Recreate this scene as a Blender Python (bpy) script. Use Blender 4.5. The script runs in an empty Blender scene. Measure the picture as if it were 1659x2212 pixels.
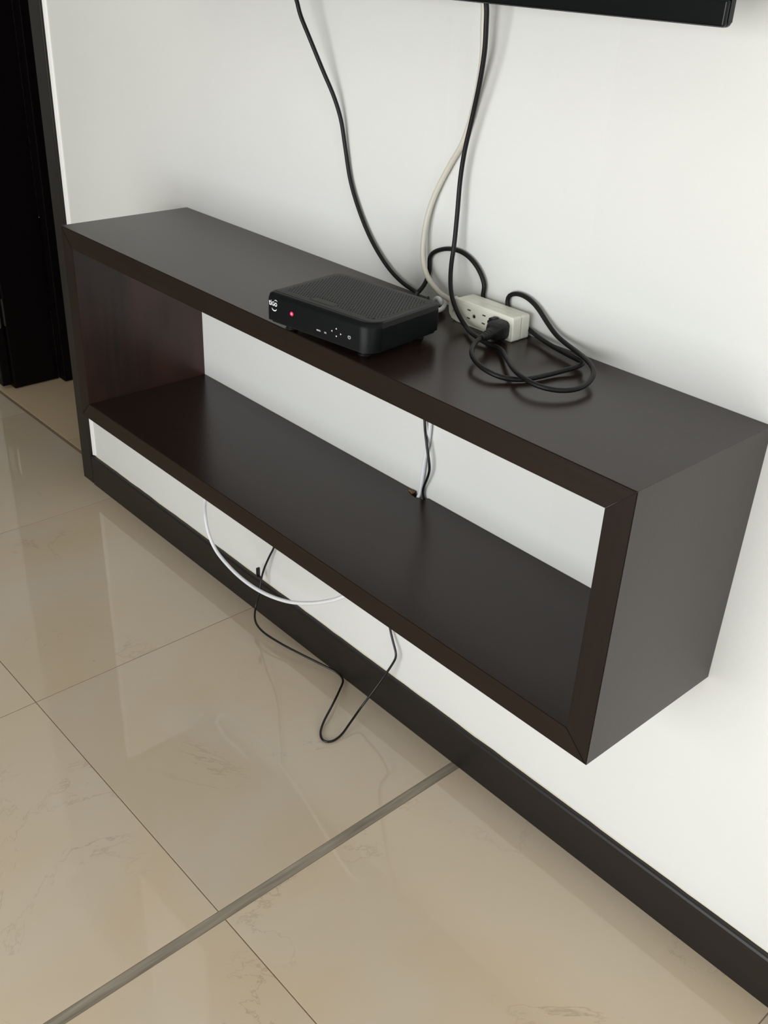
import bpy, bmesh, math, random
from mathutils import Vector, Matrix, noise
random.seed(7)
S = 0.6                      # metres per floor tile
scn = bpy.context.scene
COL = scn.collection
PI = math.pi

# ------------------------------------------------------------------ camera
cam_d = bpy.data.cameras.new('camera')
cam = bpy.data.objects.new('camera', cam_d)
COL.objects.link(cam)
r_ = Vector((0.66676494, 0.74404969, 0.04259785))
u_ = Vector((-0.3942337, 0.30362435, 0.86740535))
f_ = Vector((-0.63245893, 0.59514899, -0.49577553))
m = Matrix.Identity(4)
for i in range(3):
    m[i][0], m[i][1], m[i][2] = r_[i], u_[i], -f_[i]
m.translation = Vector((2.85165818, -1.67775567, 2.06205783)) * S
cam.matrix_world = m
cam_d.sensor_fit = 'HORIZONTAL'
cam_d.sensor_width = 36.0
cam_d.lens = 36.0 * 2174.76 / 1659.0
cam_d.clip_start = 0.02
scn.camera = cam

# ------------------------------------------------------------------ world, window light, exposure
w = bpy.data.worlds.new('sky'); scn.world = w; w.use_nodes = True
bg = w.node_tree.nodes['Background']
bg.inputs[0].default_value = (0.86, 0.93, 1.0, 1)
bg.inputs[1].default_value = 1.2


def area(name, loc, rot, sx, sy, power, col=(1, 1, 1)):
    l = bpy.data.lights.new(name, 'AREA'); l.shape = 'RECTANGLE'; l.size = sx; l.size_y = sy
    l.energy = power; l.color = col
    o = bpy.data.objects.new(name, l); o.location = loc; o.rotation_euler = rot
    COL.objects.link(o)
    return o


# daylight entering through the two windows of the room (rotation +90 deg about x faces +y)
WIN_A = (0.3, 2.3, 0.03, 1.6)       # x0, x1, z0, z1 of the window in the front wall
WIN_B = (-2.3, -0.9, 0.3, 2.0)        # y0, y1, z0, z1 of the window in the right wall
FRONT, RIGHT, LEFT, CEIL = -2.6, 4.4, -3.0, 2.6
area('window_daylight', ((WIN_A[0]+WIN_A[1])/2, FRONT-0.05, (WIN_A[2]+WIN_A[3])/2), (PI/2, 0, 0),
     WIN_A[1]-WIN_A[0], WIN_A[3]-WIN_A[2], 50, (1.0, 0.99, 0.972))
area('window_daylight_side', (RIGHT+0.05, (WIN_B[0]+WIN_B[1])/2, (WIN_B[2]+WIN_B[3])/2), (0, PI/2, 0),
     WIN_B[3]-WIN_B[2], WIN_B[1]-WIN_B[0], 17, (1.0, 0.99, 0.972))


scn.view_settings.view_transform = 'Standard'
scn.view_settings.look = 'None'
scn.view_settings.exposure = 0.22
scn.view_settings.gamma = 1.0
scn.view_settings.use_curve_mapping = False


# ------------------------------------------------------------------ helpers
def srgb(r, g, b):
    f = lambda c: (c/255/12.92) if c/255 <= 0.04045 else ((c/255+0.055)/1.055)**2.4
    return (f(r), f(g), f(b), 1)


def mat(name, col, rough=0.5, spec=0.5, coat=0.0, coat_r=0.1, metal=0.0, var=None, scale=8, stretch=(1, 1, 1),
        bump=0.0, bscale=200, emit=None, es=0, detail=4, contrast=(0.35, 0.65)):
    """principled material; var = second colour mixed in by object-space noise"""
    M = bpy.data.materials.new(name); M.use_nodes = True
    nt = M.node_tree; N = nt.nodes; L = nt.links; b = N['Principled BSDF']
    b.inputs['Base Color'].default_value = col
    b.inputs['Roughness'].default_value = rough
    b.inputs['Specular IOR Level'].default_value = spec
    b.inputs['Metallic'].default_value = metal
    b.inputs['Coat Weight'].default_value = coat
    b.inputs['Coat Roughness'].default_value = coat_r
    if emit:
        b.inputs['Emission Color'].default_value = emit; b.inputs['Emission Strength'].default_value = es
    if var or bump:
        tc = N.new('ShaderNodeTexCoord'); mp = N.new('ShaderNodeMapping')
        mp.inputs['Scale'].default_value = stretch
        L.new(tc.outputs['Object'], mp.inputs[0])
    if var:
        n = N.new('ShaderNodeTexNoise'); n.inputs['Scale'].default_value = scale
        n.inputs['Detail'].default_value = detail
        L.new(mp.outputs[0], n.inputs['Vector'])
        cr = N.new('ShaderNodeValToRGB')
        cr.color_ramp.elements[0].position = contrast[0]; cr.color_ramp.elements[1].position = contrast[1]
        cr.color_ramp.elements[0].color = col; cr.color_ramp.elements[1].color = var
        L.new(n.outputs['Fac'], cr.inputs[0]); L.new(cr.outputs[0], b.inputs['Base Color'])
    if bump:
        n2 = N.new('ShaderNodeTexNoise'); n2.inputs['Scale'].default_value = bscale; n2.inputs['Detail'].default_value = 3
        L.new(mp.outputs[0], n2.inputs['Vector'])
        bp = N.new('ShaderNodeBump'); bp.inputs['Strength'].default_value = bump; bp.inputs['Distance'].default_value = 0.001
        L.new(n2.outputs['Fac'], bp.inputs['Height']); L.new(bp.outputs[0], b.inputs['Normal'])
    return M


def tile_mat(name, base, warm, vein, rough=0.035):
    """polished cream porcelain with cloudy tone and hairline brown veins; varies with each tile"""
    M = bpy.data.materials.new(name); M.use_nodes = True
    nt = M.node_tree; N = nt.nodes; L = nt.links; b = N['Principled BSDF']
    geo = N.new('ShaderNodeNewGeometry'); oi = N.new('ShaderNodeObjectInfo')
    rv = N.new('ShaderNodeMath'); rv.operation = 'MULTIPLY'; rv.inputs[1].default_value = 37.0
    L.new(oi.outputs['Random'], rv.inputs[0])
    cmb = N.new('ShaderNodeCombineXYZ'); L.new(rv.outputs[0], cmb.inputs[2]); L.new(rv.outputs[0], cmb.inputs[0])
    add = N.new('ShaderNodeVectorMath'); L.new(geo.outputs['Position'], add.inputs[0]); L.new(cmb.outputs[0], add.inputs[1])
    n1 = N.new('ShaderNodeTexNoise'); n1.inputs['Scale'].default_value = 3.2; n1.inputs['Detail'].default_value = 3
    n1.inputs['Distortion'].default_value = 0.6
    L.new(add.outputs[0], n1.inputs['Vector'])
    cr = N.new('ShaderNodeValToRGB'); e = cr.color_ramp.elements
    e[0].position = 0.35; e[0].color = base; e[1].position = 0.68; e[1].color = warm
    L.new(n1.outputs['Fac'], cr.inputs[0])
    # veins: thin contour of a distorted noise, masked by another noise
    n2 = N.new('ShaderNodeTexNoise'); n2.inputs['Scale'].default_value = 2.6; n2.inputs['Detail'].default_value = 9
    n2.inputs['Roughness'].default_value = 0.62; n2.inputs['Distortion'].default_value = 0.9
    L.new(add.outputs[0], n2.inputs['Vector'])
    s = N.new('ShaderNodeMath'); s.operation = 'SUBTRACT'; s.inputs[1].default_value = 0.5; L.new(n2.outputs['Fac'], s.inputs[0])
    a = N.new('ShaderNodeMath'); a.operation = 'ABSOLUTE'; L.new(s.outputs[0], a.inputs[0])
    mr = N.new('ShaderNodeMapRange'); mr.inputs['From Min'].default_value = 0.0; mr.inputs['From Max'].default_value = 0.006
    mr.inputs['To Min'].default_value = 1.0; mr.inputs['To Max'].default_value = 0.0; L.new(a.outputs[0], mr.inputs['Value'])
    n3 = N.new('ShaderNodeTexNoise'); n3.inputs['Scale'].default_value = 5.0; n3.inputs['Detail'].default_value = 2
    L.new(add.outputs[0], n3.inputs['Vector'])
    mk = N.new('ShaderNodeMapRange'); mk.inputs['From Min'].default_value = 0.5; mk.inputs['From Max'].default_value = 0.68
    mk.inputs['To Max'].default_value = 0.38
    L.new(n3.outputs['Fac'], mk.inputs['Value'])
    mu = N.new('ShaderNodeMath'); mu.operation = 'MULTIPLY'; L.new(mr.outputs[0], mu.inputs[0]); L.new(mk.outputs[0], mu.inputs[1])
    mx = N.new('ShaderNodeMix'); mx.data_type = 'RGBA'
    L.new(mu.outputs[0], mx.inputs['Factor']); L.new(cr.outputs[0], mx.inputs['A']); mx.inputs['B'].default_value = vein
    # slow tone step from one tile to the next
    hv = N.new('ShaderNodeHueSaturation')
    vr = N.new('ShaderNodeMapRange'); vr.inputs['To Min'].default_value = 0.94; vr.inputs['To Max'].default_value = 1.05
    L.new(oi.outputs['Random'], vr.inputs['Value']); L.new(vr.outputs[0], hv.inputs['Value'])
    L.new(mx.outputs['Result'], hv.inputs['Color']); L.new(hv.outputs[0], b.inputs['Base Color'])
    b.inputs['Roughness'].default_value = rough; b.inputs['Specular IOR Level'].default_value = 0.5
    # very gentle waviness of the polish
    n4 = N.new('ShaderNodeTexNoise'); n4.inputs['Scale'].default_value = 9.0
    L.new(add.outputs[0], n4.inputs['Vector'])
    bp = N.new('ShaderNodeBump'); bp.inputs['Strength'].default_value = 0.05; bp.inputs['Distance'].default_value = 0.004
    L.new(n4.outputs['Fac'], bp.inputs['Height']); L.new(bp.outputs[0], b.inputs['Normal'])
    return M


def wood_mat(name, dark, light, rough, along='x', red=None):
    """dark stained veneer with satin varnish: stretched grain and blotches"""
    M = bpy.data.materials.new(name); M.use_nodes = True
    nt = M.node_tree; N = nt.nodes; L = nt.links; b = N['Principled BSDF']
    geo = N.new('ShaderNodeNewGeometry')
    mp = N.new('ShaderNodeMapping')
    sc = {'x': (1.2, 28, 28), 'z': (28, 28, 1.2), 'y': (28, 1.2, 28)}[along]
    mp.inputs['Scale'].default_value = sc; L.new(geo.outputs['Position'], mp.inputs[0])
    n = N.new('ShaderNodeTexNoise'); n.inputs['Scale'].default_value = 4; n.inputs['Detail'].default_value = 6
    n.inputs['Distortion'].default_value = 0.3
    L.new(mp.outputs[0], n.inputs['Vector'])
    cr = N.new('ShaderNodeValToRGB'); e = cr.color_ramp.elements
    e[0].position = 0.3; e[0].color = dark; e[1].position = 0.75; e[1].color = light
    L.new(n.outputs['Fac'], cr.inputs[0])
    out = cr.outputs[0]
    if red:
        n2 = N.new('ShaderNodeTexNoise'); n2.inputs['Scale'].default_value = 6; n2.inputs['Detail'].default_value = 2
        m2 = N.new('ShaderNodeMapping'); m2.inputs['Scale'].default_value = (1, 1.6, .8)
        L.new(geo.outputs['Position'], m2.inputs[0]); L.new(m2.outputs[0], n2.inputs['Vector'])
        c2 = N.new('ShaderNodeMapRange'); c2.inputs['From Min'].default_value = 0.42; c2.inputs['From Max'].default_value = 0.66
        c2.inputs['To Max'].default_value = 0.75
        L.new(n2.outputs['Fac'], c2.inputs['Value'])
        mx = N.new('ShaderNodeMix'); mx.data_type = 'RGBA'; L.new(c2.outputs[0], mx.inputs['Factor'])
        L.new(out, mx.inputs['A']); mx.inputs['B'].default_value = red; out = mx.outputs['Result']
    L.new(out, b.inputs['Base Color'])
    b.inputs['Roughness'].default_value = rough; b.inputs['Specular IOR Level'].default_value = 0.5
    n3 = N.new('ShaderNodeTexNoise'); n3.inputs['Scale'].default_value = 260; n3.inputs['Detail'].default_value = 2
    L.new(geo.outputs['Position'], n3.inputs['Vector'])
    bp = N.new('ShaderNodeBump'); bp.inputs['Strength'].default_value = 0.12; bp.inputs['Distance'].default_value = 0.0005
    L.new(n3.outputs['Fac'], bp.inputs['Height']); L.new(bp.outputs[0], b.inputs['Normal'])
    return M


def wall_mat(name, col, col2):
    M = mat(name, col, 0.55, 0.3, var=col2, scale=1.3, detail=3, bump=0.25, bscale=170)
    return M


def obj(name, bm, m, parent=None, smooth=False, loc=None, rotz=0):
    me = bpy.data.meshes.new(name)
    bmesh.ops.recalc_face_normals(bm, faces=bm.faces)
    bm.to_mesh(me); bm.free()
    if smooth:
        for p in me.polygons: p.use_smooth = True
    for k in (m if isinstance(m, (list, tuple)) else [m]): me.materials.append(k)
    o = bpy.data.objects.new(name, me); COL.objects.link(o)
    if parent: o.parent = parent
    if loc: o.location = loc
    if rotz: o.rotation_euler = (0, 0, rotz)
    return o


def tag(o, label=None, cat=None, group=None, kind=None):
    if label: o['label'] = label
    if cat: o['category'] = cat
    if group: o['group'] = group
    if kind: o['kind'] = kind
    return o


def empty(name, loc, rotz=0):
    o = bpy.data.objects.new(name, None); COL.objects.link(o); o.empty_display_size = 0.02
    o.location = loc; o.rotation_euler = (0, 0, rotz)
    return o


def box(bm, x0, x1, y0, y1, z0, z1, bev=0, seg=2):
    vs = [bm.verts.new(p) for p in ((x0, y0, z0), (x1, y0, z0), (x1, y1, z0), (x0, y1, z0),
                                    (x0, y0, z1), (x1, y0, z1), (x1, y1, z1), (x0, y1, z1))]
    fs = [bm.faces.new([vs[i] for i in f]) for f in
          ((0, 3, 2, 1), (4, 5, 6, 7), (0, 1, 5, 4), (1, 2, 6, 5), (2, 3, 7, 6), (3, 0, 4, 7))]
    if bev:
        es = list({e for f in fs for e in f.edges})
        bmesh.ops.bevel(bm, geom=es, offset=bev, segments=seg, affect='EDGES', profile=0.5)
    return bm


def boxo(name, x0, x1, y0, y1, z0, z1, m, parent=None, bev=0, seg=2):
    bm = bmesh.new(); box(bm, x0, x1, y0, y1, z0, z1, bev, seg)
    return obj(name, bm, m, parent)


def prism(bm, pts, a, b, axis='z', bev=0, seg=2, bevel_caps_only=False):
    """extrude a 2D outline from a to b along axis"""
    def P(p, t):
        return {'z': (p[0], p[1], t), 'y': (p[0], t, p[1]), 'x': (t, p[0], p[1])}[axis]
    lo = [bm.verts.new(P(p, a)) for p in pts]; hi = [bm.verts.new(P(p, b)) for p in pts]
    n = len(pts)
    f1 = bm.faces.new(lo[::-1]); f2 = bm.faces.new(hi)
    side = [bm.faces.new((lo[i], lo[(i+1) % n], hi[(i+1) % n], hi[i])) for i in range(n)]
    if bev:
        if bevel_caps_only:
            es = list({e for f in (f1, f2) for e in f.edges})
        else:
            es = list({e for f in [f1, f2]+side for e in f.edges})
        bmesh.ops.bevel(bm, geom=es, offset=bev, segments=seg, affect='EDGES', profile=0.5)
    return bm


def rrect(x0, x1, y0, y1, rr, n=8):
    """rounded rectangle outline, rr = radius or 4 radii (x0y0, x1y0, x1y1, x0y1)"""
    if not isinstance(rr, (tuple, list)): rr = (rr,)*4
    out = []
    for (cx, cy, a0, r) in ((x0, y0, PI, rr[0]), (x1, y0, 1.5*PI, rr[1]), (x1, y1, 0, rr[2]), (x0, y1, .5*PI, rr[3])):
        ox = cx + (r if cx == x0 else -r); oy = cy + (r if cy == y0 else -r)
        for i in range(n+1):
            a = a0 + .5*PI*i/n
            out.append((ox+r*math.cos(a), oy+r*math.sin(a)))
    return out


def cyl(bm, c, axis, r0, r1, h, n=20):
    """cone frustum from c along axis vector"""
    ax = Vector(axis).normalized(); t = ax.orthogonal().normalized(); s = ax.cross(t); c = Vector(c)
    A = [bm.verts.new(c + (t*math.cos(2*PI*i/n)+s*math.sin(2*PI*i/n))*r0) for i in range(n)]
    B = [bm.verts.new(c+ax*h + (t*math.cos(2*PI*i/n)+s*math.sin(2*PI*i/n))*r1) for i in range(n)]
    for i in range(n): bm.faces.new((A[i], A[(i+1) % n], B[(i+1) % n], B[i]))
    bm.faces.new(A[::-1]); bm.faces.new(B)
    return bm


def spline(pts, step=0.004):
    """centripetal Catmull-Rom through the points"""
    P = [Vector(p) for p in pts]
    P = [P[0]*2-P[1]]+P+[P[-1]*2-P[-2]]
    out = []
    for i in range(1, len(P)-2):
        p0, p1, p2, p3 = P[i-1:i+3]
        t0 = 0; t1 = t0+max(1e-4, (p1-p0).length)**.5; t2 = t1+max(1e-4, (p2-p1).length)**.5; t3 = t2+max(1e-4, (p3-p2).length)**.5
        n = max(2, int((p2-p1).length/step))
        for k in range(n):
            t = t1+(t2-t1)*k/n
            A1 = p0*((t1-t)/(t1-t0))+p1*((t-t0)/(t1-t0)); A2 = p1*((t2-t)/(t2-t1))+p2*((t-t1)/(t2-t1))
            A3 = p2*((t3-t)/(t3-t2))+p3*((t-t2)/(t3-t2))
            B1 = A1*((t2-t)/(t2-t0))+A2*((t-t0)/(t2-t0)); B2 = A2*((t3-t)/(t3-t1))+A3*((t-t1)/(t3-t1))
            out.append(B1*((t2-t)/(t2-t1))+B2*((t-t1)/(t2-t1)))
    out.append(P[-2])
    # light smoothing keeps hand-read points from kinking
    for _ in range(3):
        out = [out[0]]+[(out[i-1]+out[i]*2+out[i+1])/4 for i in range(1, len(out)-1)]+[out[-1]]
    return out


def tube(bm, path, r, n=12, flat=1.0):
    rings = []; up = None
    for i, p in enumerate(path):
        d = (path[min(i+1, len(path)-1)]-path[max(i-1, 0)]).normalized()
        if up is None: up = d.orthogonal().normalized()
        up = (up-d*up.dot(d)).normalized(); s = d.cross(up)
        rad = r(i/(len(path)-1)) if callable(r) else r
        rings.append([bm.verts.new(p+up*(math.cos(2*PI*k/n)*rad)+s*(math.sin(2*PI*k/n)*rad*flat)) for k in range(n)])
    for a, b in zip(rings, rings[1:]):
        for k in range(n): bm.faces.new((a[k], a[(k+1) % n], b[(k+1) % n], b[k]))
    bm.faces.new(rings[0][::-1]); bm.faces.new(rings[-1])
    return bm


# ------------------------------------------------------------------ materials
M_wall = wall_mat('white_wall_paint', (0.70, 0.712, 0.69, 1), (0.735, 0.747, 0.73, 1))
M_wall_pale = wall_mat('paler_wall_colour', (0.707, 0.719, 0.698, 1), (0.742, 0.754, 0.738, 1))
M_bead = mat('fresh_white_filler', (0.84, 0.84, 0.82, 1), 0.5)
M_ceil = mat('ceiling_paint', (0.78, 0.78, 0.76, 1), 0.8)
M_tile = tile_mat('polished_cream_tile', srgb(199, 186, 167), srgb(198, 180, 154), srgb(126, 108, 88))
M_tile2 = tile_mat('matt_beige_tile', srgb(200, 180, 150), srgb(204, 182, 150), srgb(200, 190, 170), 0.35)
M_grout = mat('brown_grout', srgb(132, 114, 92), 0.9, bump=0.4)
M_joint = mat('grey_joint_filler', srgb(158, 150, 134), 0.7, var=srgb(112, 104, 92), scale=9, stretch=(14, .8, 1), bump=.3, contrast=(.3, .7))
M_shelf = wood_mat('wenge_varnish', (0.0175, 0.0092, 0.0068, 1), (0.025, 0.0132, 0.0095, 1), 0.25, 'x')
M_edge = wood_mat('wenge_edge', (0.0085, 0.0046, 0.0027, 1), (0.0135, 0.0072, 0.0041, 1), 0.42, 'x')
M_outer = wood_mat('wenge_varnish_outer', (0.017, 0.0098, 0.0082, 1), (0.021, 0.0125, 0.010, 1), 0.28, 'z')
M_edge_z = wood_mat('wenge_edge_upright', (0.0075, 0.0042, 0.0027, 1), (0.012, 0.0060, 0.0038, 1), 0.42, 'z')
M_side = wood_mat('wenge_varnish_upright', (0.012, 0.0072, 0.0054, 1), (0.024, 0.012, 0.009, 1), 0.30, 'z', red=(0.050, 0.019, 0.013, 1))
M_base = wood_mat('dark_skirting', (0.006, 0.0044, 0.0036, 1), (0.009, 0.0064, 0.005, 1), 0.42, 'x')
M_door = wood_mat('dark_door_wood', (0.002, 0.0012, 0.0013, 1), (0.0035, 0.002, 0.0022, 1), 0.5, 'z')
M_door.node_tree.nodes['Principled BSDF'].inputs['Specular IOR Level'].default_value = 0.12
M_edge.node_tree.nodes['Principled BSDF'].inputs['Specular IOR Level'].default_value = 0.22
M_edge_z.node_tree.nodes['Principled BSDF'].inputs['Specular IOR Level'].default_value = 0.22
M_shelf.node_tree.nodes['Principled BSDF'].inputs['Specular IOR Level'].default_value = 0.36
M_raw = mat('raw_wood', srgb(150, 118, 70), 0.8, var=srgb(110, 80, 45), scale=60)
M_metal = mat('brushed_steel', (0.6, 0.58, 0.54, 1), 0.3, metal=1.0)
M_cable = mat('black_cable', (0.0045, 0.0046, 0.0052, 1), 0.45, 0.28, bump=.15, bscale=500)
M_cable2 = mat('thin_black_cable', (0.005, 0.006, 0.0065, 1), 0.3, 0.4)
M_wcable = mat('ivory_cable', (0.60, 0.575, 0.50, 1), 0.42, bump=.1)
M_wcable2 = mat('white_cable', (0.74, 0.76, 0.79, 1), 0.35)
M_box = mat('matt_black_plastic', (0.0035, 0.0042, 0.005, 1), 0.5, 0.2, bump=.1, bscale=900)
M_boxtop = mat('charcoal_plastic', (0.018, 0.0175, 0.017, 1), 0.52, 0.4, bump=.08, bscale=900)
M_fascia = mat('satin_black_plastic', (0.0032, 0.0040, 0.0048, 1), 0.4, 0.14)
M_hole = mat('dark_inside', (0.0015, 0.0015, 0.0015, 1), 0.9)
M_print = mat('white_print', (0.75, 0.77, 0.78, 1), 0.5)
M_grey = mat('grey_print', (0.42, 0.43, 0.44, 1), 0.5)
M_led = mat('red_led', (0.8, 0.02, 0.06, 1), 0.3, emit=(1.0, 0.006, 0.04, 1), es=1.4)
M_ledc = mat('red_led_core', (1, 0.2, 0.3, 1), 0.3, emit=(1.0, 0.10, 0.20, 1), es=2.2)
M_ivory = mat('ivory_plastic', srgb(231, 232, 220), 0.35, var=srgb(222, 222, 207), scale=30, contrast=(.4, .7))
M_plug = mat('black_rubber', (0.006, 0.0058, 0.0056, 1), 0.5, 0.3, bump=.3, bscale=600)
M_tv = mat('glossy_black_bezel', (0.003, 0.0036, 0.0045, 1), 0.22, 0.25)
M_screen = mat('dark_screen', (0.004, 0.0045, 0.005, 1), 0.25, 0.25)
M_glass = mat('window_frame_paint', (0.7, 0.7, 0.7, 1), 0.4)

M_socket = mat('shaded_ivory', srgb(186, 184, 166), 0.5)

# cable centre lines in metres
TV_LEFT = [(0.36, -0.063, 1.2276), (0.396, -0.06, 1.212), (0.4564, -0.045, 1.1608), (0.4641, -0.042, 1.1382), (0.4777, -0.036, 1.1098), (0.497, -0.024, 1.0643), (0.5099, -0.0168, 1.0366), (0.5203, -0.0108, 1.0056), (0.528, -0.0072, 0.9654), (0.5399, -0.006, 0.9213), (0.5618, -0.006, 0.8818), (0.5928, -0.0066, 0.8441), (0.6343, -0.0078, 0.8126), (0.6682, -0.0084, 0.7984), (0.6955, -0.0096, 0.7939), (0.717, -0.027, 0.7991), (0.735, -0.054, 0.7979), (0.744, -0.09, 0.8033), (0.741, -0.12, 0.8093)]
STRIP_LOOP = [(0.798, -0.111, 0.8063), (0.774, -0.078, 0.7967), (0.735, -0.036, 0.7943), (0.7088, -0.0216, 0.7969), (0.7132, -0.0144, 0.8035), (0.7137, -0.006, 0.817), (0.7167, -0.0048, 0.8322), (0.7134, -0.0048, 0.8473), (0.7228, -0.0048, 0.8574), (0.7398, -0.0042, 0.8651), (0.7574, -0.0042, 0.8691), (0.7811, -0.0048, 0.8684), (0.8037, -0.0054, 0.8586), (0.819, -0.006, 0.8435), (0.8239, -0.006, 0.8321), (0.8206, -0.0054, 0.8195), (0.8372, -0.0048, 0.8058), (0.8718, -0.0048, 0.7988), (0.9023, -0.0072, 0.8004), (0.9218, -0.0107, 0.7967), (0.9594, -0.0226, 0.7955), (0.9967, -0.0316, 0.7955), (1.0197, -0.0369, 0.7961), (1.0263, -0.0409, 0.7967), (1.0275, -0.0521, 0.7961), (1.0211, -0.0788, 0.7931), (1.0159, -0.1109, 0.7925), (1.0097, -0.1328, 0.7922), (0.9952, -0.1493, 0.7931), (0.9758, -0.1569, 0.7967), (0.9522, -0.1522, 0.7991), (0.9345, -0.143, 0.8021), (0.9207, -0.1271, 0.8039), (0.9116, -0.112, 0.8051), (0.9092, -0.1011, 0.8063)]
TV_RIGHT = [(0.807, -0.063, 1.2276), (0.8161, -0.042, 1.1784), (0.8153, -0.0372, 1.1491), (0.8123, -0.033, 1.1237), (0.8029, -0.027, 1.0864), (0.7896, -0.021, 1.0442), (0.778, -0.018, 1.0002), (0.7733, -0.0168, 0.9646), (0.7739, -0.018, 0.9231), (0.7754, -0.021, 0.8808), (0.7786, -0.027, 0.8573), (0.7878, -0.036, 0.8388), (0.8029, -0.0468, 0.8223), (0.8222, -0.054, 0.8066), (0.8413, -0.0582, 0.7956), (0.8757, -0.0765, 0.7955), (0.9006, -0.08, 0.7931), (0.924, -0.0812, 0.7937), (0.9574, -0.1055, 0.7967), (0.9947, -0.1336, 0.8003), (1.0229, -0.147, 0.8012), (1.045, -0.1479, 0.7997), (1.0621, -0.1378, 0.7979), (1.0731, -0.118, 0.7973), (1.0722, -0.0916, 0.7985), (1.0627, -0.0692, 0.8027), (1.0441, -0.0527, 0.8045), (1.011, -0.033, 0.8033), (0.9804, -0.0205, 0.8039), (0.9571, -0.0132, 0.8076), (0.9371, -0.0096, 0.8183), (0.9174, -0.0072, 0.8315), (0.8971, -0.006, 0.8388), (0.8766, -0.0054, 0.8382), (0.8646, -0.0054, 0.8306), (0.8662, -0.0054, 0.819), (0.8799, -0.0054, 0.8037)]
WHITE_CORD = [(0.789, -0.051, 1.2276), (0.7946, -0.024, 1.1794), (0.7958, -0.021, 1.1472), (0.7958, -0.018, 1.1192), (0.7883, -0.012, 1.0894), (0.7788, -0.0072, 1.0583), (0.7716, -0.006, 1.0334), (0.7613, -0.006, 1.0069), (0.7453, -0.006, 0.9822), (0.7287, -0.0066, 0.9542), (0.7163, -0.0078, 0.9276), (0.7089, -0.0096, 0.8993), (0.7075, -0.012, 0.8705), (0.7125, -0.0156, 0.8461), (0.7244, -0.0192, 0.8286), (0.7432, -0.0228, 0.8174), (0.761, -0.0252, 0.8106), (0.7775, -0.027, 0.8087), (0.7854, -0.0276, 0.8077)]
COAX = [(0.774, -0.114, 0.8123), (0.7851, -0.055, 0.7991), (0.7831, -0.0449, 0.7979), (0.773, -0.0285, 0.7973), (0.761, -0.0167, 0.7985), (0.7512, -0.0154, 0.8003), (0.7572, -0.018, 0.8003), (0.7542, -0.03, 0.7984), (0.7565, -0.03, 0.8037), (0.7646, -0.033, 0.8077), (0.7721, -0.0348, 0.8061), (0.7671, -0.03, 0.7979), (0.75, -0.012, 0.7955), (0.735, -0.0078, 0.7907), (0.732, -0.006, 0.7703), (0.732, -0.006, 0.7403), (0.7399, -0.0054, 0.5922), (0.7387, -0.0054, 0.5722), (0.7342, -0.006, 0.5389), (0.7318, -0.0072, 0.4977), (0.7291, -0.0084, 0.4703), (0.7266, -0.0087, 0.4672), (0.726, -0.0087, 0.4312), (0.72, -0.012, 0.4072), (0.66, -0.048, 0.3592), (0.7257, -0.102, 0.3487), (0.6823, -0.12, 0.3008), (0.6387, -0.12, 0.2669), (0.5888, -0.12, 0.2358), (0.5294, -0.12, 0.2071), (0.4594, -0.12, 0.1873), (0.4008, -0.12, 0.1819), (0.348, -0.12, 0.1879), (0.3022, -0.12, 0.2047), (0.279, -0.12, 0.2341), (0.2626, -0.114, 0.2624), (0.2455, -0.102, 0.2792), (0.243, -0.078, 0.3412), (0.252, -0.048, 0.3892), (0.258, -0.03, 0.43)]
THIN = [(0.762, -0.114, 0.8063), (0.744, -0.048, 0.7919), (0.729, -0.018, 0.7943), (0.7176, -0.0054, 0.7895), (0.717, -0.0048, 0.7583), (0.7273, -0.006, 0.6031), (0.732, -0.0084, 0.5901), (0.7389, -0.012, 0.5781), (0.7447, -0.0132, 0.5612), (0.7506, -0.0132, 0.5414), (0.7517, -0.012, 0.5279), (0.7461, -0.0108, 0.5082), (0.7387, -0.0084, 0.4928), (0.7345, -0.006, 0.4769), (0.7386, -0.0048, 0.4672), (0.7386, -0.0042, 0.4312), (0.708, -0.006, 0.3652), (0.6739, -0.0072, 0.2118), (0.681, -0.0084, 0.1815), (0.6936, -0.0108, 0.1597), (0.7061, -0.0144, 0.1415), (0.7016, -0.018, 0.1231), (0.6902, -0.03, 0.0886), (0.6823, -0.048, 0.0579), (0.6743, -0.064, 0.03), (0.6809, -0.0953, 0.015), (0.6873, -0.1229, 0.0048), (0.6858, -0.1449, 0.0024), (0.6753, -0.1522, 0.0024), (0.6594, -0.1457, 0.0036), (0.6429, -0.1261, 0.006), (0.6237, -0.0912, 0.012), (0.5934, -0.0473, 0.0072), (0.5706, -0.0191, 0.0048), (0.5556, -0.016, 0.0072), (0.5222, -0.0266, 0.012), (0.4707, -0.0431, 0.0168), (0.4185, -0.0567, 0.0204), (0.3688, -0.0633, 0.024), (0.3362, -0.0557, 0.027), (0.3123, -0.0372, 0.0376), (0.3162, -0.03, 0.071), (0.3127, -0.021, 0.1037), (0.3204, -0.0168, 0.1348), (0.33, -0.012, 0.1618), (0.3459, -0.0108, 0.1961), (0.372, -0.0084, 0.4192), (0.39, -0.0072, 0.4336)]
# ------------------------------------------------------------------ measured sizes (m)
X0, X1, D, ZT, ZB = 0.1182*S, 2.0967*S, 0.416*S, 1.3138*S, 0.7286*S
TH, TS = 0.055*S, 0.0559*S
HB, BB = 0.132*S, 0.0191*S
XW = -0.7086*S                # end of the white wall at the doorway
WT = 0.28*S                   # wall thickness
XL = -1.86*S                  # far side of the doorway
GX, GY = -0.5598*S, -0.8198*S # joint lines of the floor


# ------------------------------------------------------------------ room shell
floor = boxo('floor', LEFT, RIGHT, FRONT, 2.2, -0.06, -0.0004, M_grout)
tag(floor, 'polished cream tile floor of the room running through the doorway', 'floor', kind='structure')
TRH = 0.0793*S                # threshold joint
xs = [GX+S*k for k in range(-4, 8)]
ys = [GY+S*k for k in range(-4, 1)]


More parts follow.
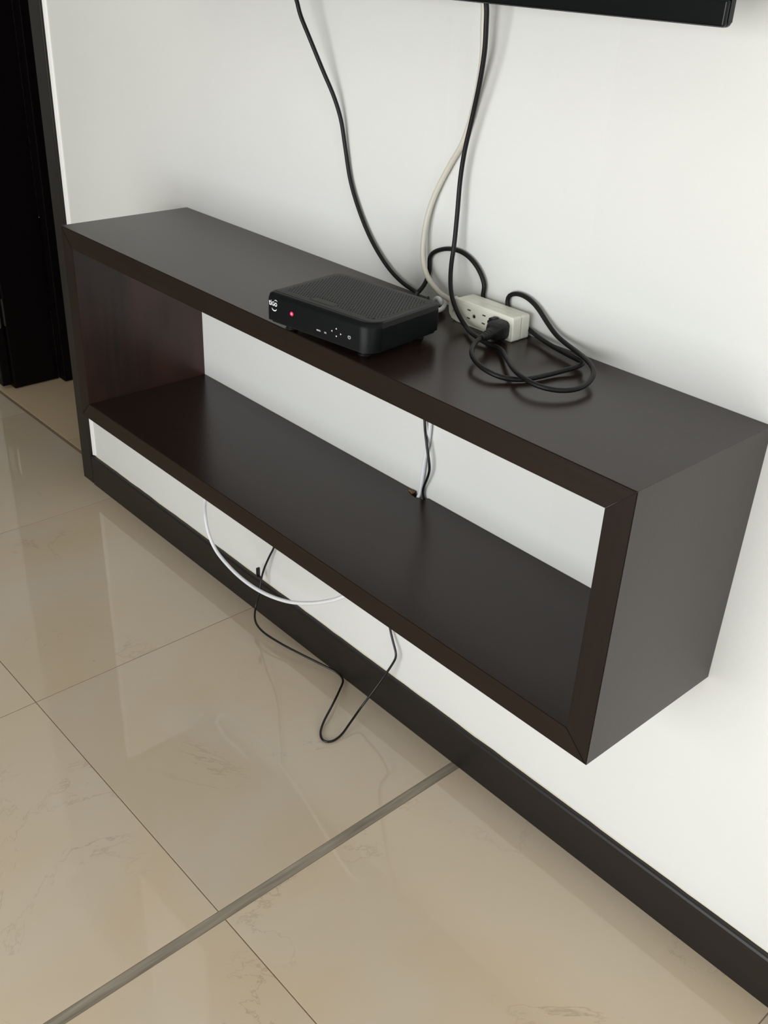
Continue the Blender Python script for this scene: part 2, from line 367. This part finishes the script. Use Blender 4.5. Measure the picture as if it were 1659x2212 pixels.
def tile(x0, x1, y0, y1, m=M_tile, dz=0.0):
    g = 0.0009
    bm = bmesh.new(); box(bm, x0+g, x1-g, y0+g, y1-g, -0.008, dz, 0.0003, 1)
    return obj('tile', bm, m, floor)


for i in range(len(xs)-1):
    a, b = max(xs[i], LEFT), min(xs[i+1], RIGHT)
    # the joint at k=2 is a wide grey expansion joint
    if abs(xs[i]-(GX+2*S)) < 1e-6: a += 0.0085
    if abs(xs[i+1]-(GX+2*S)) < 1e-6: b -= 0.0085
    for j in range(len(ys)-1):
        tile(a, b, max(ys[j], FRONT), ys[j+1], dz=random.uniform(0, .0002))
    if a < XW: tile(a, min(b, XW+.001 if b > XW and False else b), ys[-1], TRH-0.004, dz=0)
    else: tile(a, b, ys[-1], -0.001, dz=0)
jm = bmesh.new(); box(jm, GX+2*S-0.0080, GX+2*S+0.0080, FRONT, -0.001, -0.006, -0.0001)
tag(obj('expansion_joint', jm, M_joint, floor), 'wide streaky grey joint strip')
# passage floor beyond the threshold
yy = [TRH+0.004, 1.25, 2.2]
px_ = [-2.6, -1.161*S-0.9, -1.161*S-0.45, -1.161*S, -1.161*S+0.45]
yy = [TRH+0.004, 0.5, 0.95, 1.4, 1.85, 2.2]
px_ = [-2.6, -2.05, -1.6, -1.15, -0.70]
px_ = [v for v in px_]
for j in range(len(yy)-1):
    tile(XL-0.6, -1.161*S, yy[j], yy[j+1], M_tile2) if j == 0 else tile(XL-0.6, -1.161*S, yy[j], yy[j+1], M_tile2)
    tile(-1.161*S, XW+.25, yy[j], yy[j+1], M_tile2)

wb = boxo('wall_back', XW, RIGHT, 0, WT, 0, CEIL, M_wall)
tag(wb, 'white painted wall behind the wall shelf', 'wall', kind='structure')
# slightly paler strip of wall colour between two barely visible upright edges
bm = bmesh.new(); box(bm, 1.204*S, 1.637*S, -0.0001, 0.001, 0.30, CEIL)
obj('pale_wall_strip', bm, M_wall_pale, wb)
tag(boxo('wall_left', LEFT-.1, LEFT, FRONT, 2.2, 0, CEIL, M_wall), 'white wall on the far left of the room', 'wall', kind='structure')
boxo_l = boxo('wall_back_left', LEFT, XL-0.06, TRH+.005, TRH+.005+WT, 0, CEIL, M_wall)
tag(boxo_l, 'white wall beyond the dark doorway', 'wall', kind='structure')
tag(boxo('ceiling', LEFT, RIGHT, FRONT, 2.2, CEIL, CEIL+.1, M_ceil), 'plain white ceiling', 'ceiling', kind='structure')


def wall_with_hole(name, along, pos, th, a0, a1, h0, h1, z0, z1):
    bm = bmesh.new()
    def B(u0, u1, w0, w1):
        if along == 'x': box(bm, u0, u1, pos, pos+th, w0, w1)
        else: box(bm, pos, pos+th, u0, u1, w0, w1)
    B(a0, h0, 0, CEIL); B(h1, a1, 0, CEIL); B(h0, h1, 0, z0); B(h0, h1, z1, CEIL)
    return obj(name, bm, M_wall)


tag(wall_with_hole('wall_front', 'x', FRONT-.15, .15, LEFT, RIGHT, *WIN_A), 'white wall with the large window facing the shelf', 'wall', kind='structure')
tag(wall_with_hole('wall_right', 'y', RIGHT, .15, FRONT, WT, *WIN_B), 'white wall at the right end with a window', 'wall', kind='structure')
# window frames sit in the two openings
def window(name, along, pos, a0, a1, z0, z1, lab):
    bm = bmesh.new(); t = .04
    for (u0, u1, w0, w1) in ((a0, a1, z0, z0+t), (a0, a1, z1-t, z1), (a0, a0+t, z0+t, z1-t), (a1-t, a1, z0+t, z1-t),
                             ((a0+a1)/2-t/2, (a0+a1)/2+t/2, z0+t, z1-t)):
        if along == 'x': box(bm, u0, u1, pos, pos+.04, w0, w1)
        else: box(bm, pos, pos+.04, u0, u1, w0, w1)
    tag(obj(name, bm, M_glass), lab, 'window', kind='structure')
window('window_1', 'x', FRONT-.04, *WIN_A, 'white framed window opposite the shelf')
window('window_2', 'y', RIGHT, *WIN_B, 'white framed window in the right wall')

# passage beyond the doorway, unlit
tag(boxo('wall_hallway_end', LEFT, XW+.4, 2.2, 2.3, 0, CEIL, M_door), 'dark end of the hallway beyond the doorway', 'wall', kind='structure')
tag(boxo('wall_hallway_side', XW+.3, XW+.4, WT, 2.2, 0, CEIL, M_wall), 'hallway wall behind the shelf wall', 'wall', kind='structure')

# white filler bead down the end of the wall
bm = bmesh.new()
prism(bm, [(XW-0.0025, 0.0), (XW-0.0025, -0.0045), (XW+0.0005, -0.0060), (XW+0.0065, -0.0035), (XW+0.0085, 0.0)], HB+.002, 2.1, 'z')
tag(obj('trim_1', bm, M_bead), 'narrow bright white bead down the wall edge beside the door casing', 'trim', kind='structure')

# doorway: dark wood lining
door = empty('door_1', (XW, 0, 0)); tag(door, 'dark wood doorway left of the shelf with its leaf swung open', 'door', kind='structure')


def dpart(name, x0, x1, y0, y1, z0, z1, m=M_door, bev=0.002):
    bm = bmesh.new(); box(bm, x0-XW, x1-XW, y0, y1, z0, z1, bev)
    return obj(name, bm, m, door)


JL = -0.798*S
dpart('jamb', JL, XW-0.0028, -0.0110, WT+.01, 0, 2.12, M_base)
dpart('jamb_stop', JL-0.006, JL+.001, 0.05, 0.09, 0, 2.08, M_base)
dpart('jamb', XL-0.035, XL+0.009, 0.150*S, 0.385*S, 0.003, 2.12)
dpart('architrave', XL+0.004, XL+0.046, 0.390*S, 0.66*S, 0.003, 2.12)
dpart('head_jamb', XL+.01, JL, -0.0110, WT+.01, 2.085, 2.12)
lf = dpart('door_leaf', XL-0.80, XL-0.005, 0.100*S, 0.146*S, 0.012, 2.08)
# leaf panel moulding so that the door reads as a door from the side
for (z0, z1) in ((.18, .95), (1.08, 1.92)):
    bm = bmesh.new()
    for (a, b, c, d) in ((XL-.70, XL-.13, z0, z0+.02), (XL-.70, XL-.13, z1-.02, z1), (XL-.70, XL-.68, z0, z1), (XL-.15, XL-.13, z0, z1)):
        box(bm, a-XW, b-XW, 0.100*S-.006, 0.100*S+.001, c, d, .002, 1)
    obj('panel_moulding', bm, M_door, lf)
for z in (0.200, 1.05, 1.85):
    bm = bmesh.new()
    cyl(bm, (XL-XW+.004, 0.120*S, z), (0, 0, 1), .0060, .0060, .080, 14)
    cyl(bm, (XL-XW+.004, 0.120*S, z-.004), (0, 0, 1), .0045, .0045, .088, 12)
    box(bm, XL-XW-.004, XL-XW+.0075, 0.146*S, 0.150*S, z, z+.080)
    box(bm, XL-XW-.038, XL-XW-.0005, 0.0975*S, 0.100*S, z, z+.080)
    obj('hinge', bm, M_metal, door)

# skirting board
bbm = bmesh.new()
prof = [(-BB, 0), (-BB, HB-.0035), (-BB+.0022, HB-.0008), (-BB+.005, HB), (0.0, HB), (0.0, 0)]
prism(bbm, prof, XW+.001, 1.52*S+1.02, 'x')
bsb = obj('baseboard_back', bbm, M_base); tag(bsb, 'dark wood baseboard along the foot of the white wall', 'baseboard', kind='structure')
bbm = bmesh.new(); prism(bbm, prof, 1.52*S+1.0208, RIGHT, 'x'); obj('board_length', bbm, M_base, bsb)
# uneven cream filler along the top of the skirting
bm = bmesh.new(); n = 220; ra = []
for i in range(n+1):
    x = XW+.004+(RIGHT-XW-.01)*i/n
    h = 0.0008+0.0012*max(0, noise.noise(Vector((x*14, 3.1, 0)))) + .0006*random.random()
    ra.append([bm.verts.new((x, 0, HB)), bm.verts.new((x, -h*1.6, HB)), bm.verts.new((x, 0, HB+h))])
for a, b in zip(ra, ra[1:]):
    bm.faces.new((a[1], b[1], b[2], a[2]))
tag(obj('filler_bead', bm, mat('cream_filler', srgb(222, 214, 192), .7), bsb), 'thin uneven cream filler line')

# ------------------------------------------------------------------ wall shelf
sh = empty('wall_shelf', (X0, 0, ZB)); tag(sh, 'long open dark brown wooden box shelf mounted on the white wall', 'shelf')


def shelf_part(name, pts, y0, y1, m, notch=None):
    """profile in xz mitred at the corners, extruded front to back, tiny eased edges"""
    bm = bmesh.new()
    P = [(x-X0, z-ZB) for x, z in pts]
    prism(bm, P, y0, y1, 'y', 0.0007, 1)
    return bm


G = 0.00006
def board(name, z0, z1, inner_top, notch):
    """horizontal board with a cable notch cut in its back edge; ends mitred"""
    zo, zi = (z1, z0) if not inner_top else (z0, z1)     # outer / inner face heights
    bm = bmesh.new()
    nx0, nx1, nd = notch
    def ring(z, xa, xb):
        pts = [(xa, -D), (xb, -D), (xb, -0.0004), (nx1, -0.0004), (nx1-.002, -nd*.55), ((nx0+nx1)/2+.004, -nd), (nx0+.002, -nd*.9), (nx0, -0.0004), (xa, -0.0004)]
        return [bm.verts.new((x-X0, y, z-ZB)) for x, y in pts]
    a = ring(zo, X0+G, X1-G); b = ring(zi, X0+TS+G, X1-TS-G)
    n = len(a)
    f0 = bm.faces.new(a); f1 = bm.faces.new(b[::-1])
    for i in range(n): bm.faces.new((a[i], b[i], b[(i+1) % n], a[(i+1) % n]))
    es = [e for e in bm.edges if all(abs(v.co.y+D) < 1e-6 for v in e.verts)]
    bmesh.ops.bevel(bm, geom=es, offset=0.0008, segments=2, affect='EDGES')
    bmesh.ops.recalc_face_normals(bm, faces=bm.faces)
    bm.faces.ensure_lookup_table()
    for f in bm.faces:
        if f.normal.y < -.9 and f.calc_center_median().y < -D+.001: f.material_index = 1
    return obj(name, bm, [M_shelf, M_edge], sh)


board('top_board', ZT-TH, ZT, False, (1.188*S, 1.236*S, 0.021*S))
board('bottom_board', ZB, ZB+TH, True, (1.192*S, 1.239*S, 0.027*S))


def side(name, xo, xi, m):
    bm = bmesh.new()
    pts = [(xo-X0, 0+G), (xi-X0, TH+G), (xi-X0, ZT-TH-ZB-G), (xo-X0, ZT-ZB-G)]
    prism(bm, pts, -D, -0.0004, 'y')
    es = [e for e in bm.edges if all(abs(v.co.y+D) < 1e-6 for v in e.verts)]
    bmesh.ops.bevel(bm, geom=es, offset=0.0008, segments=2, affect='EDGES')
    bmesh.ops.recalc_face_normals(bm, faces=bm.faces)
    for f in bm.faces:
        if f.normal.y < -.5: f.material_index = 1
    return obj(name, bm, [m, M_edge_z], sh)


side('side_panel', X0, X0+TS, M_side)
side('side_panel', X1, X1-TS, M_outer)
# splinter of bare wood torn at the notch
bm = bmesh.new()
prism(bm, [(1.176*S-X0, -.0085), (1.196*S-X0, -.0125), (1.1935*S-X0, -.004)], ZB+TH-ZB+.0002, ZB+TH-ZB+.0022, 'z')
tag(obj('splinter', bm, M_raw, sh), 'pale torn wood splinter')

# ------------------------------------------------------------------ set-top box
A7 = math.radians(7)
FLx, FLy = 1.138*S, -0.438*S
stb = empty('set_top_box', (FLx, FLy, ZT), A7)
tag(stb, 'black cable television set-top box with perforated top on the shelf', 'set-top box')
W_, DP = .1785, .133
def outline(ins=0, n=12): return rrect(ins, W_-ins, ins, DP-ins, (.0045, .020, .006, .016), n)
bm = bmesh.new(); prism(bm, outline(.0025), .0088, .0128, 'z', .0012, 2, True); obj('base_plate', bm, M_box, stb)
bm = bmesh.new(); prism(bm, outline(.0), .0122, .0395, 'z', .001, 2, True); obj('housing', bm, M_box, stb)
# front fascia wraps the front and its two corners
bm = bmesh.new()
o1 = outline(-.0007, 16)
fr = [p for p in o1 if p[1] < .021]
fr = sorted([p for p in fr if True], key=lambda p: 0)
lo = [p for p in o1 if p[1] <= .0195 or (p[0] < .02 and p[1] < .0195)]
# order: walk x0y0 corner then x1y0 corner
c0 = o1[:17]; c1 = o1[17:34]
strip = [(-.0007, .012)]+c0+c1
inner = [(p[0]+(0.002 if p[0] < .02 else (-.002 if p[0] > W_-.02 else 0)), p[1]+.002) for p in strip]
zz = (.0118, .0398)
vo = [[bm.verts.new((p[0], p[1], z)) for p in strip] for z in (zz[0], zz[0]+.001, zz[1])]
# chamfered upper lip leaning back to the top cover seam
lip = [(p[0]+(.003 if p[0] < .02 else (-.003 if p[0] > W_-.02 else 0)), p[1]+.0035) for p in strip]
vo.append([bm.verts.new((p[0], p[1], .0462)) for p in [((a[0]+b[0])/2, (a[1]+b[1])/2-.0003) for a, b in zip(strip, lip)]])
vo.append([bm.verts.new((p[0], p[1]+.002, .0478)) for p in lip])
vo.append([bm.verts.new((p[0], p[1]+.006, .0476)) for p in lip])
for a, b in zip(vo, vo[1:]):
    for i in range(len(a)-1): bm.faces.new((a[i], a[i+1], b[i+1], b[i]))
fas = obj('front_fascia', bm, M_fascia, stb, smooth=True)
# top cover
bm = bmesh.new()
rim = rrect(.0004, W_-.0002, .0085, DP-.0002, (.005, .018, .006, .016), 10)
prism(bm, rim, .0392, .0462, 'z')
top_in = rrect(.0085, W_-.0075, .0150, DP-.0075, (.006, .014, .005, .010), 10)
# bevelled shoulder between the rim and the perforated grid plane, left as a ring
mid = rrect(.0030, W_-.0024, .0098, DP-.0024, (.005, .017, .005, .013), 10)
va = [bm.verts.new((p[0], p[1], .0462)) for p in rim]; vb = [bm.verts.new((p[0], p[1], .0480)) for p in mid]
vc = [bm.verts.new((p[0], p[1], .0482)) for p in top_in]
vd = [bm.verts.new((p[0], p[1], .0481)) for p in rrect(.0122, W_-.0112, .0187, DP-.0112, (.004, .011, .003, .008), 10)]
for a, b in ((va, vb), (vb, vc)):
    for i in range(len(a)): bm.faces.new((a[i], a[(i+1) % len(a)], b[(i+1) % len(a)], b[i]))
for i in range(len(vc)): bm.faces.new((vc[i], vc[(i+1) % len(vc)], vd[(i+1) % len(vc)], vd[i]))
cover = obj('top_cover', bm, M_boxtop, stb)
# dark cavity under the grid
bm = bmesh.new(); f = bm.faces.new([bm.verts.new((p[0], p[1], .0466)) for p in top_in])
obj('cavity', bm, M_hole, stb)
# perforated grid: hexagonal cells, each with a round hole
bm = bmesh.new()
pit = .0043; rh = .00118; dy = pit*.5*math.sqrt(3)
ix0, ix1, iy0, iy1 = .0085, W_-.0075, .0150, DP-.0075
def inside(x, y, mrg):
    if x < ix0+mrg or x > ix1-mrg or y < iy0+mrg or y > iy1-mrg: return False
    for (cx, cy, rr, sx, sy) in ((ix0, iy0, .008, 1, 1), (ix1, iy0, .022, -1, 1), (ix1, iy1, .006, -1, -1), (ix0, iy1, .014, 1, -1)):
        ox, oy = cx+sx*rr, cy+sy*rr
        if (x-ox)*sx < 0 and (y-oy)*sy < 0 and math.hypot(x-ox, y-oy) > rr-mrg: return False
    if .060 < x < .098 and y < .0285: return False        # plain pad at the front of the grid
    return True
zt_, zb_ = .0483, .0472
cells = {}
def V(x, y, z=zt_):
    k = (round(x*1e6), round(y*1e6), round(z*1e6))
    if k not in cells: cells[k] = bm.verts.new((x, y, z))
    return cells[k]
rows = int((iy1-iy0)/dy)
for j in range(rows+1):
    for i in range(int((ix1-ix0)/pit)+1):
        cx = ix0+.0022+i*pit+(pit/2 if j % 2 else 0); cy = iy0+.0022+j*dy
        if not inside(cx, cy, .0012): continue
        R = pit/math.sqrt(3)
        hexv = [V(cx+R*math.cos(PI/6+k*PI/3), cy+R*math.sin(PI/6+k*PI/3)) for k in range(6)]
        hole = inside(cx, cy, .0040)
        if hole:
            ra = [bm.verts.new((cx+rh*math.cos(PI/6+k*PI/3), cy+rh*math.sin(PI/6+k*PI/3), zt_)) for k in range(6)]
            rb = [bm.verts.new((v.co.x, v.co.y, zb_)) for v in ra]
            for k in range(6):
                bm.faces.new((hexv[k], hexv[(k+1) % 6], ra[(k+1) % 6], ra[k]))
                bm.faces.new((ra[k], ra[(k+1) % 6], rb[(k+1) % 6], rb[k]))
        else:
            bm.faces.new(hexv)
tag(obj('perforated_grid', bm, M_boxtop, stb), 'charcoal grid of small round holes', kind='stuff')
bm = bmesh.new(); box(bm, .0590, .0990, .0165, .0292, .0470, .04855, .0003, 2); obj('badge_pad', bm, M_boxtop, cover)
for (x, y) in ((.024, .020), (W_-.027, .020), (W_-.022, DP-.016), (.022, DP-.018)):
    bm = bmesh.new(); cyl(bm, (x, y, 0.0002), (0, 0, 1), .0085, .0078, .0016, 24); cyl(bm, (x, y, .0016), (0, 0, 1), .0068, .0068, .0078, 24)
    obj('foot', bm, M_box, stb)
# side vent grooves low on the right-hand side
bm = bmesh.new()
for k in range(3): box(bm, W_-.0004, W_+.0003, .040, .100, .022+k*.0045, .0232+k*.0045)
obj('side_rib', bm, M_box, stb)


def glyph(txt, size, extr, m, name, parent, loc, offset=0.0, sx=1.0):
    cu = bpy.data.curves.new(name, 'FONT'); cu.body = txt; cu.size = size; cu.extrude = extr; cu.offset = offset
    cu.resolution_u = 6
    t = bpy.data.objects.new(name, cu); COL.objects.link(t)
    dg = bpy.context.evaluated_depsgraph_get()
    me = bpy.data.meshes.new_from_object(t.evaluated_get(dg))
    bpy.data.objects.remove(t)
    me.name = name; me.materials.clear(); me.materials.append(m)
    o = bpy.data.objects.new(name, me); COL.objects.link(o); o.parent = parent
    o.location = loc; o.rotation_euler = (PI/2, 0, 0); o.scale = (sx, 1, 1)
    return o


YF = -.0010        # just proud of the fascia
def arc(bm, cx, cz, r, a0, a1, wd, y=YF, n=12, taper=True):
    L = []
    for i in range(n+1):
        a = a0+(a1-a0)*i/n; h = wd/2*(math.sin(PI*i/n)**.5 if taper else 1)+.00003
        L.append([bm.verts.new((cx+(r+s*h)*math.cos(a), yy, cz+(r+s*h)*math.sin(a))) for yy in (y, y+.0003) for s in (-1, 1)])
    for a, b in zip(L, L[1:]):
        bm.faces.new((a[0], b[0], b[1], a[1])); bm.faces.new((a[1], b[1], b[3], a[3])); bm.faces.new((a[0], a[2], b[2], b[0]))
bm = bmesh.new(); arc(bm, .0127, .0305, .0050, math.radians(205), math.radians(335), .0013)
arc(bm, .0157, .0366, .0032, math.radians(35), math.radians(145), .0008)
logo = tag(obj('logo', bm, M_print, stb), 'white printed wordmark with a smile below')
for ch, px, sz, sx in (('t', .0030, .0108, .95), ('i', .0062, .0102, .95), ('G', .0084, .0078, .82), ('o', .0132, .0104, .88)):
    glyph(ch, sz, .0001, M_print, 'letter', logo, (px, YF, .0318), offset=.00012, sx=sx)
bm = bmesh.new(); cyl(bm, (.0445, YF+.0008, .0291), (0, -1, 0), .0030, .0024, .0012, 20); led = obj('status_light', bm, M_led, stb)
bm = bmesh.new(); cyl(bm, (.0448, YF-.0004, .0293), (0, -1, 0), .0013, .0009, .0003, 16); obj('light_core', bm, M_ledc, led)
bm = bmesh.new()
glyph('MENU', .0027, .0001, M_grey, 'button_print', stb, (.0888, YF, .0192), offset=.0001, sx=.95)
glyph('OK', .0027, .0001, M_grey, 'button_print', stb, (.1022, YF, .0192), offset=.0001, sx=.95)
def tri(bm, cx, cz, a, s=.0013):
    vs = [(cx+s*math.cos(a+k*2*PI/3), cz+s*math.sin(a+k*2*PI/3)) for k in range(3)]
    prism(bm, vs, YF, YF+.0003, 'y')
for (cx, cz, a) in ((.1224, .0300, PI/2), (.1151, .0256, PI), (.1299, .0250, 0), (.1227, .0206, -PI/2)):
    b2 = bmesh.new(); tri(b2, cx, cz, a); obj('arrow_mark', b2, M_print, stb)
arc(bm, .1442, .0250, .0020, math.radians(-250), math.radians(70), .0007, taper=False, n=20)
box(bm, .1439, .1445, YF, YF+.0003, .0250, .0268)
obj('power_mark', bm, M_grey, stb)

# ------------------------------------------------------------------ power strip
PX0, PX1, PYF, PYB, PH = 1.323*S, 1.519*S, -0.071*S, -0.0165*S, 0.0545*S
ps = empty('power_strip', (PX0, PYB, ZT)); tag(ps, 'ivory white three-outlet power strip lying on the shelf against the wall', 'power strip')
Lp = PX1-PX0
def strip_outline(ins=0):
    return [(0.0285*S, 0+ins), (Lp-.002-ins, 0+ins), (Lp-ins, .002+ins), (Lp-ins-.0010, PH-.002-ins), (Lp-.003-ins, PH-ins), (0.026*S, PH-ins),
            (0.010*S, PH-.004-ins), (0.0+ins, PH-.0085), (0.0+ins, 0.026*S), (0.003*S+ins, 0.013*S), (0.012*S, 0.004*S+ins)]
yF, yB = PYF-PYB, 0.0
ym = yF*.48
bm = bmesh.new(); prism(bm, strip_outline(), yF, ym-.0002, 'y', .0016, 3); obj('front_shell', bm, M_ivory, ps, smooth=False)
bm = bmesh.new(); prism(bm, strip_outline(.0002), ym+.0002, yB, 'y', .0014, 3); obj('rear_shell', bm, M_ivory, ps)
bm = bmesh.new(); prism(bm, strip_outline(.0010), ym-.001, ym+.001, 'y'); obj('seam', bm, M_grout, ps)
# raised outlet plate with a shallow groove round it
pl0, pl1, pz0, pz1 = .0500*S, .1880*S, .0060*S, .0480*S
bm = bmesh.new(); prism(bm, [(pl0, pz0), (pl1, pz0), (pl1, pz1), (pl0-.0035, pz1)], yF-.0008, yF+.0005, 'y', .0004, 2)
plate = obj('outlet_plate', bm, M_ivory, ps)
bm = bmesh.new()
for k in range(3):
    cx = (1.3885-1.323)*S+.0271*k
    g = []
    if k < 2:
        for zc in (.0378*S, .0195*S):
            bm = bmesh.new(); box(bm, cx-.0034, cx+.0034, yF-.00095, yF-.0006, zc-.0012, zc+.0012); sl = obj('slot', bm, M_socket, ps)
            bm = bmesh.new(); box(bm, cx-.0022, cx+.0030, yF-.00105, yF-.0007, zc-.0006, zc+.0007); obj('slot_opening', bm, M_hole, sl)
        if k == 0:
            bm = bmesh.new(); cyl(bm, (cx+.0098, yF-.0006, .0275*S), (0, -1, 0), .0033, .0033, .0004, 16); hl = obj('ground_hole', bm, M_socket, ps)
            bm = bmesh.new(); cyl(bm, (cx+.0103, yF-.0008, .0275*S), (0, -1, 0), .0022, .0022, .0003, 14); obj('hole_opening', bm, M_hole, hl)
        else:
            bm = bmesh.new(); cyl(bm, (cx+.0098, yF-.0006, .0275*S), (0, -1, 0), .0029, .0029, .0004, 16); obj('ground_hole', bm, M_hole, ps)
# cord collar and small moulded mark
bm = bmesh.new(); tube(bm, [Vector(v) for v in ((.004, yF*.5, PH-.012), (-.001, yF*.5, PH-.0100), (-.004, yF*.5, PH-.0088))], .0046, 14); obj('cord_collar', bm, M_ivory, ps, True)
glyph('8', .0050, .0001, M_grout, 'moulded_mark', ps, (.0090, yF-.0003, .0120), sx=.8)

# ------------------------------------------------------------------ cables
def cable(name, pts, r, m, label, n=12, cat='cable'):
    bm = bmesh.new(); tube(bm, spline(pts), r, n)
    o = obj(name, bm, m, None, True); tag(o, label, cat)
    return o


cable('video_cable', TV_LEFT, .0030, M_cable, 'black cable dropping from the television to behind the set-top box, leftmost on the wall')
pc = cable('power_cable', STRIP_LOOP, .0031, M_cable, 'black power cord arching above the power strip then round to the black plug', cat='power cord')
# moulded plug on the end of the cord, pushed into the strip
Ph, Pt = Vector((0.8925, PYF-.0012, .8030)), Vector((.9090, -.1000, .8065))
ax = (Pt-Ph)
def ring_at(bm, c, wx, wz, n=16, sq=.55):
    """superellipse ring in the plane across the plug axis"""
    d = ax.normalized(); sx = Vector((1, 0, 0)); sx = (sx-d*sx.dot(d)).normalized(); sz = sx.cross(d)
    if sz.z < 0: sz = -sz
    out = []
    for k in range(n):
        a = 2*PI*k/n; ca, sa = math.cos(a), math.sin(a)
        out.append(bm.verts.new(c+sx*(wx*math.copysign(abs(ca)**sq, ca))+sz*(wz*math.copysign(abs(sa)**sq, sa))))
    return out
bm = bmesh.new()
secs = [(0, .0125, .0118), (.05, .0132, .0125), (.22, .0132, .0125), (.34, .0124, .0117), (.44, .0100, .0098), (.52, .0076, .0076), (.60, .0064, .0064),
        (.66, .0064, .0064), (.67, .0056, .0056), (.71, .0056, .0056), (.72, .0063, .0063), (.77, .0062, .0062), (.78, .0053, .0053), (.82, .0053, .0053),
        (.83, .0058, .0058), (.88, .0056, .0056), (.89, .0048, .0048), (1.0, .0042, .0042)]
R = [ring_at(bm, Ph+ax*t, a, b, 20, .55 if t < .5 else 1.0) for t, a, b in secs]
for a, b in zip(R, R[1:]):
    for k in range(20): bm.faces.new((a[k], a[(k+1) % 20], b[(k+1) % 20], b[k]))
bm.faces.new(R[0]); bm.faces.new(R[-1][::-1])
plug = obj('plug', bm, M_plug, pc)
bm = bmesh.new()      # finger ridge on top
cr_ = Ph+ax*.14+Vector((-.010, 0, .0115)); box(bm, cr_.x-.004, cr_.x+.004, cr_.y-.006, cr_.y+.006, cr_.z-.004, cr_.z+.0018, .0012, 2)
obj('plug_ridge', bm, M_plug, plug)
cable('power_cable', TV_RIGHT, .0031, M_cable, 'black power cord hanging before the power strip and looping on the shelf right of it', cat='power cord')
cable('power_cable', WHITE_CORD, .0038, M_wcable, 'ivory white cord curving down the wall into the left end of the power strip', cat='power cord')
def rco(t): return .0032 if t < .2 else (.0030 if t < .55 else .0034)
cable('coaxial_cable', COAX, rco, M_wcable2, 'thin white cable through the shelf notch and hanging in a wide arc below', cat='cable')
tc_ = cable('thin_cable', THIN, .0021, M_cable2, 'thin black cable through the shelf notch and trailing onto the floor tiles', 10)
# cable clip stub by the skirting
bm = bmesh.new(); box(bm, .2995, .3040, -.0255, -.0175, .1015, .1225, .0012, 2)
box(bm, .3015, .3085, -.0225, -.0185, .0995, .1045, .0010, 1)
tag(obj('cable_clip', bm, M_cable2, tc_), 'small black clip')

# ------------------------------------------------------------------ television
TX0, TX1, TZ, TYF, TYB = 0.22*S, 1.951*S, 1.9645*S, -0.172*S, -0.160*S
tv = empty('television', (TX1, -.05, TZ)); tag(tv, 'wide black flat television mounted on the wall above the shelf', 'television')
TH_ = .62
def tvp(name, x0, x1, y0, y1, z0, z1, m, bev=0, seg=3, parent=tv):
    bm = bmesh.new(); box(bm, x0-TX1, x1-TX1, y0+.05, y1+.05, z0-TZ, z1-TZ, bev, seg); return obj(name, bm, m, parent)
bm = bmesh.new()
out = rrect(TX0-TX1, 0, 0, TH_, .0045, 6)
prism(bm, out, TYF+.05, TYB+.05, 'y', .002, 3, True)
frame = obj('housing', bm, M_tv, tv)
# bezel: four glossy bars proud of the screen
bw = .0135; bb_ = .0235
for (x0, x1, z0, z1) in ((TX0, TX1, TZ, TZ+bb_), (TX0, TX1, TZ+TH_-bw, TZ+TH_), (TX0, TX0+bw, TZ+bb_, TZ+TH_-bw), (TX1-bw, TX1, TZ+bb_, TZ+TH_-bw)):
    tvp('bezel', x0+.0006, x1-.0006, TYF-.005, TYF+.001, z0+.0006, z1-.0003, M_tv, .0022, 4)
tvp('screen', TX0+bw, TX1-bw, TYF-.0012, TYF+.0005, TZ+bb_, TZ+TH_-bw, M_screen)
tvp('rear_bulge', TX0+.14, TX1-.14, TYB-.001, -.0405, TZ+.05, TZ+TH_-.16, M_box, .012, 4)
tvp('wall_mount', (TX0+TX1)/2-.11, (TX0+TX1)/2+.11, -.041, -.0002, TZ+.16, TZ+.36, M_metal, .002, 1)
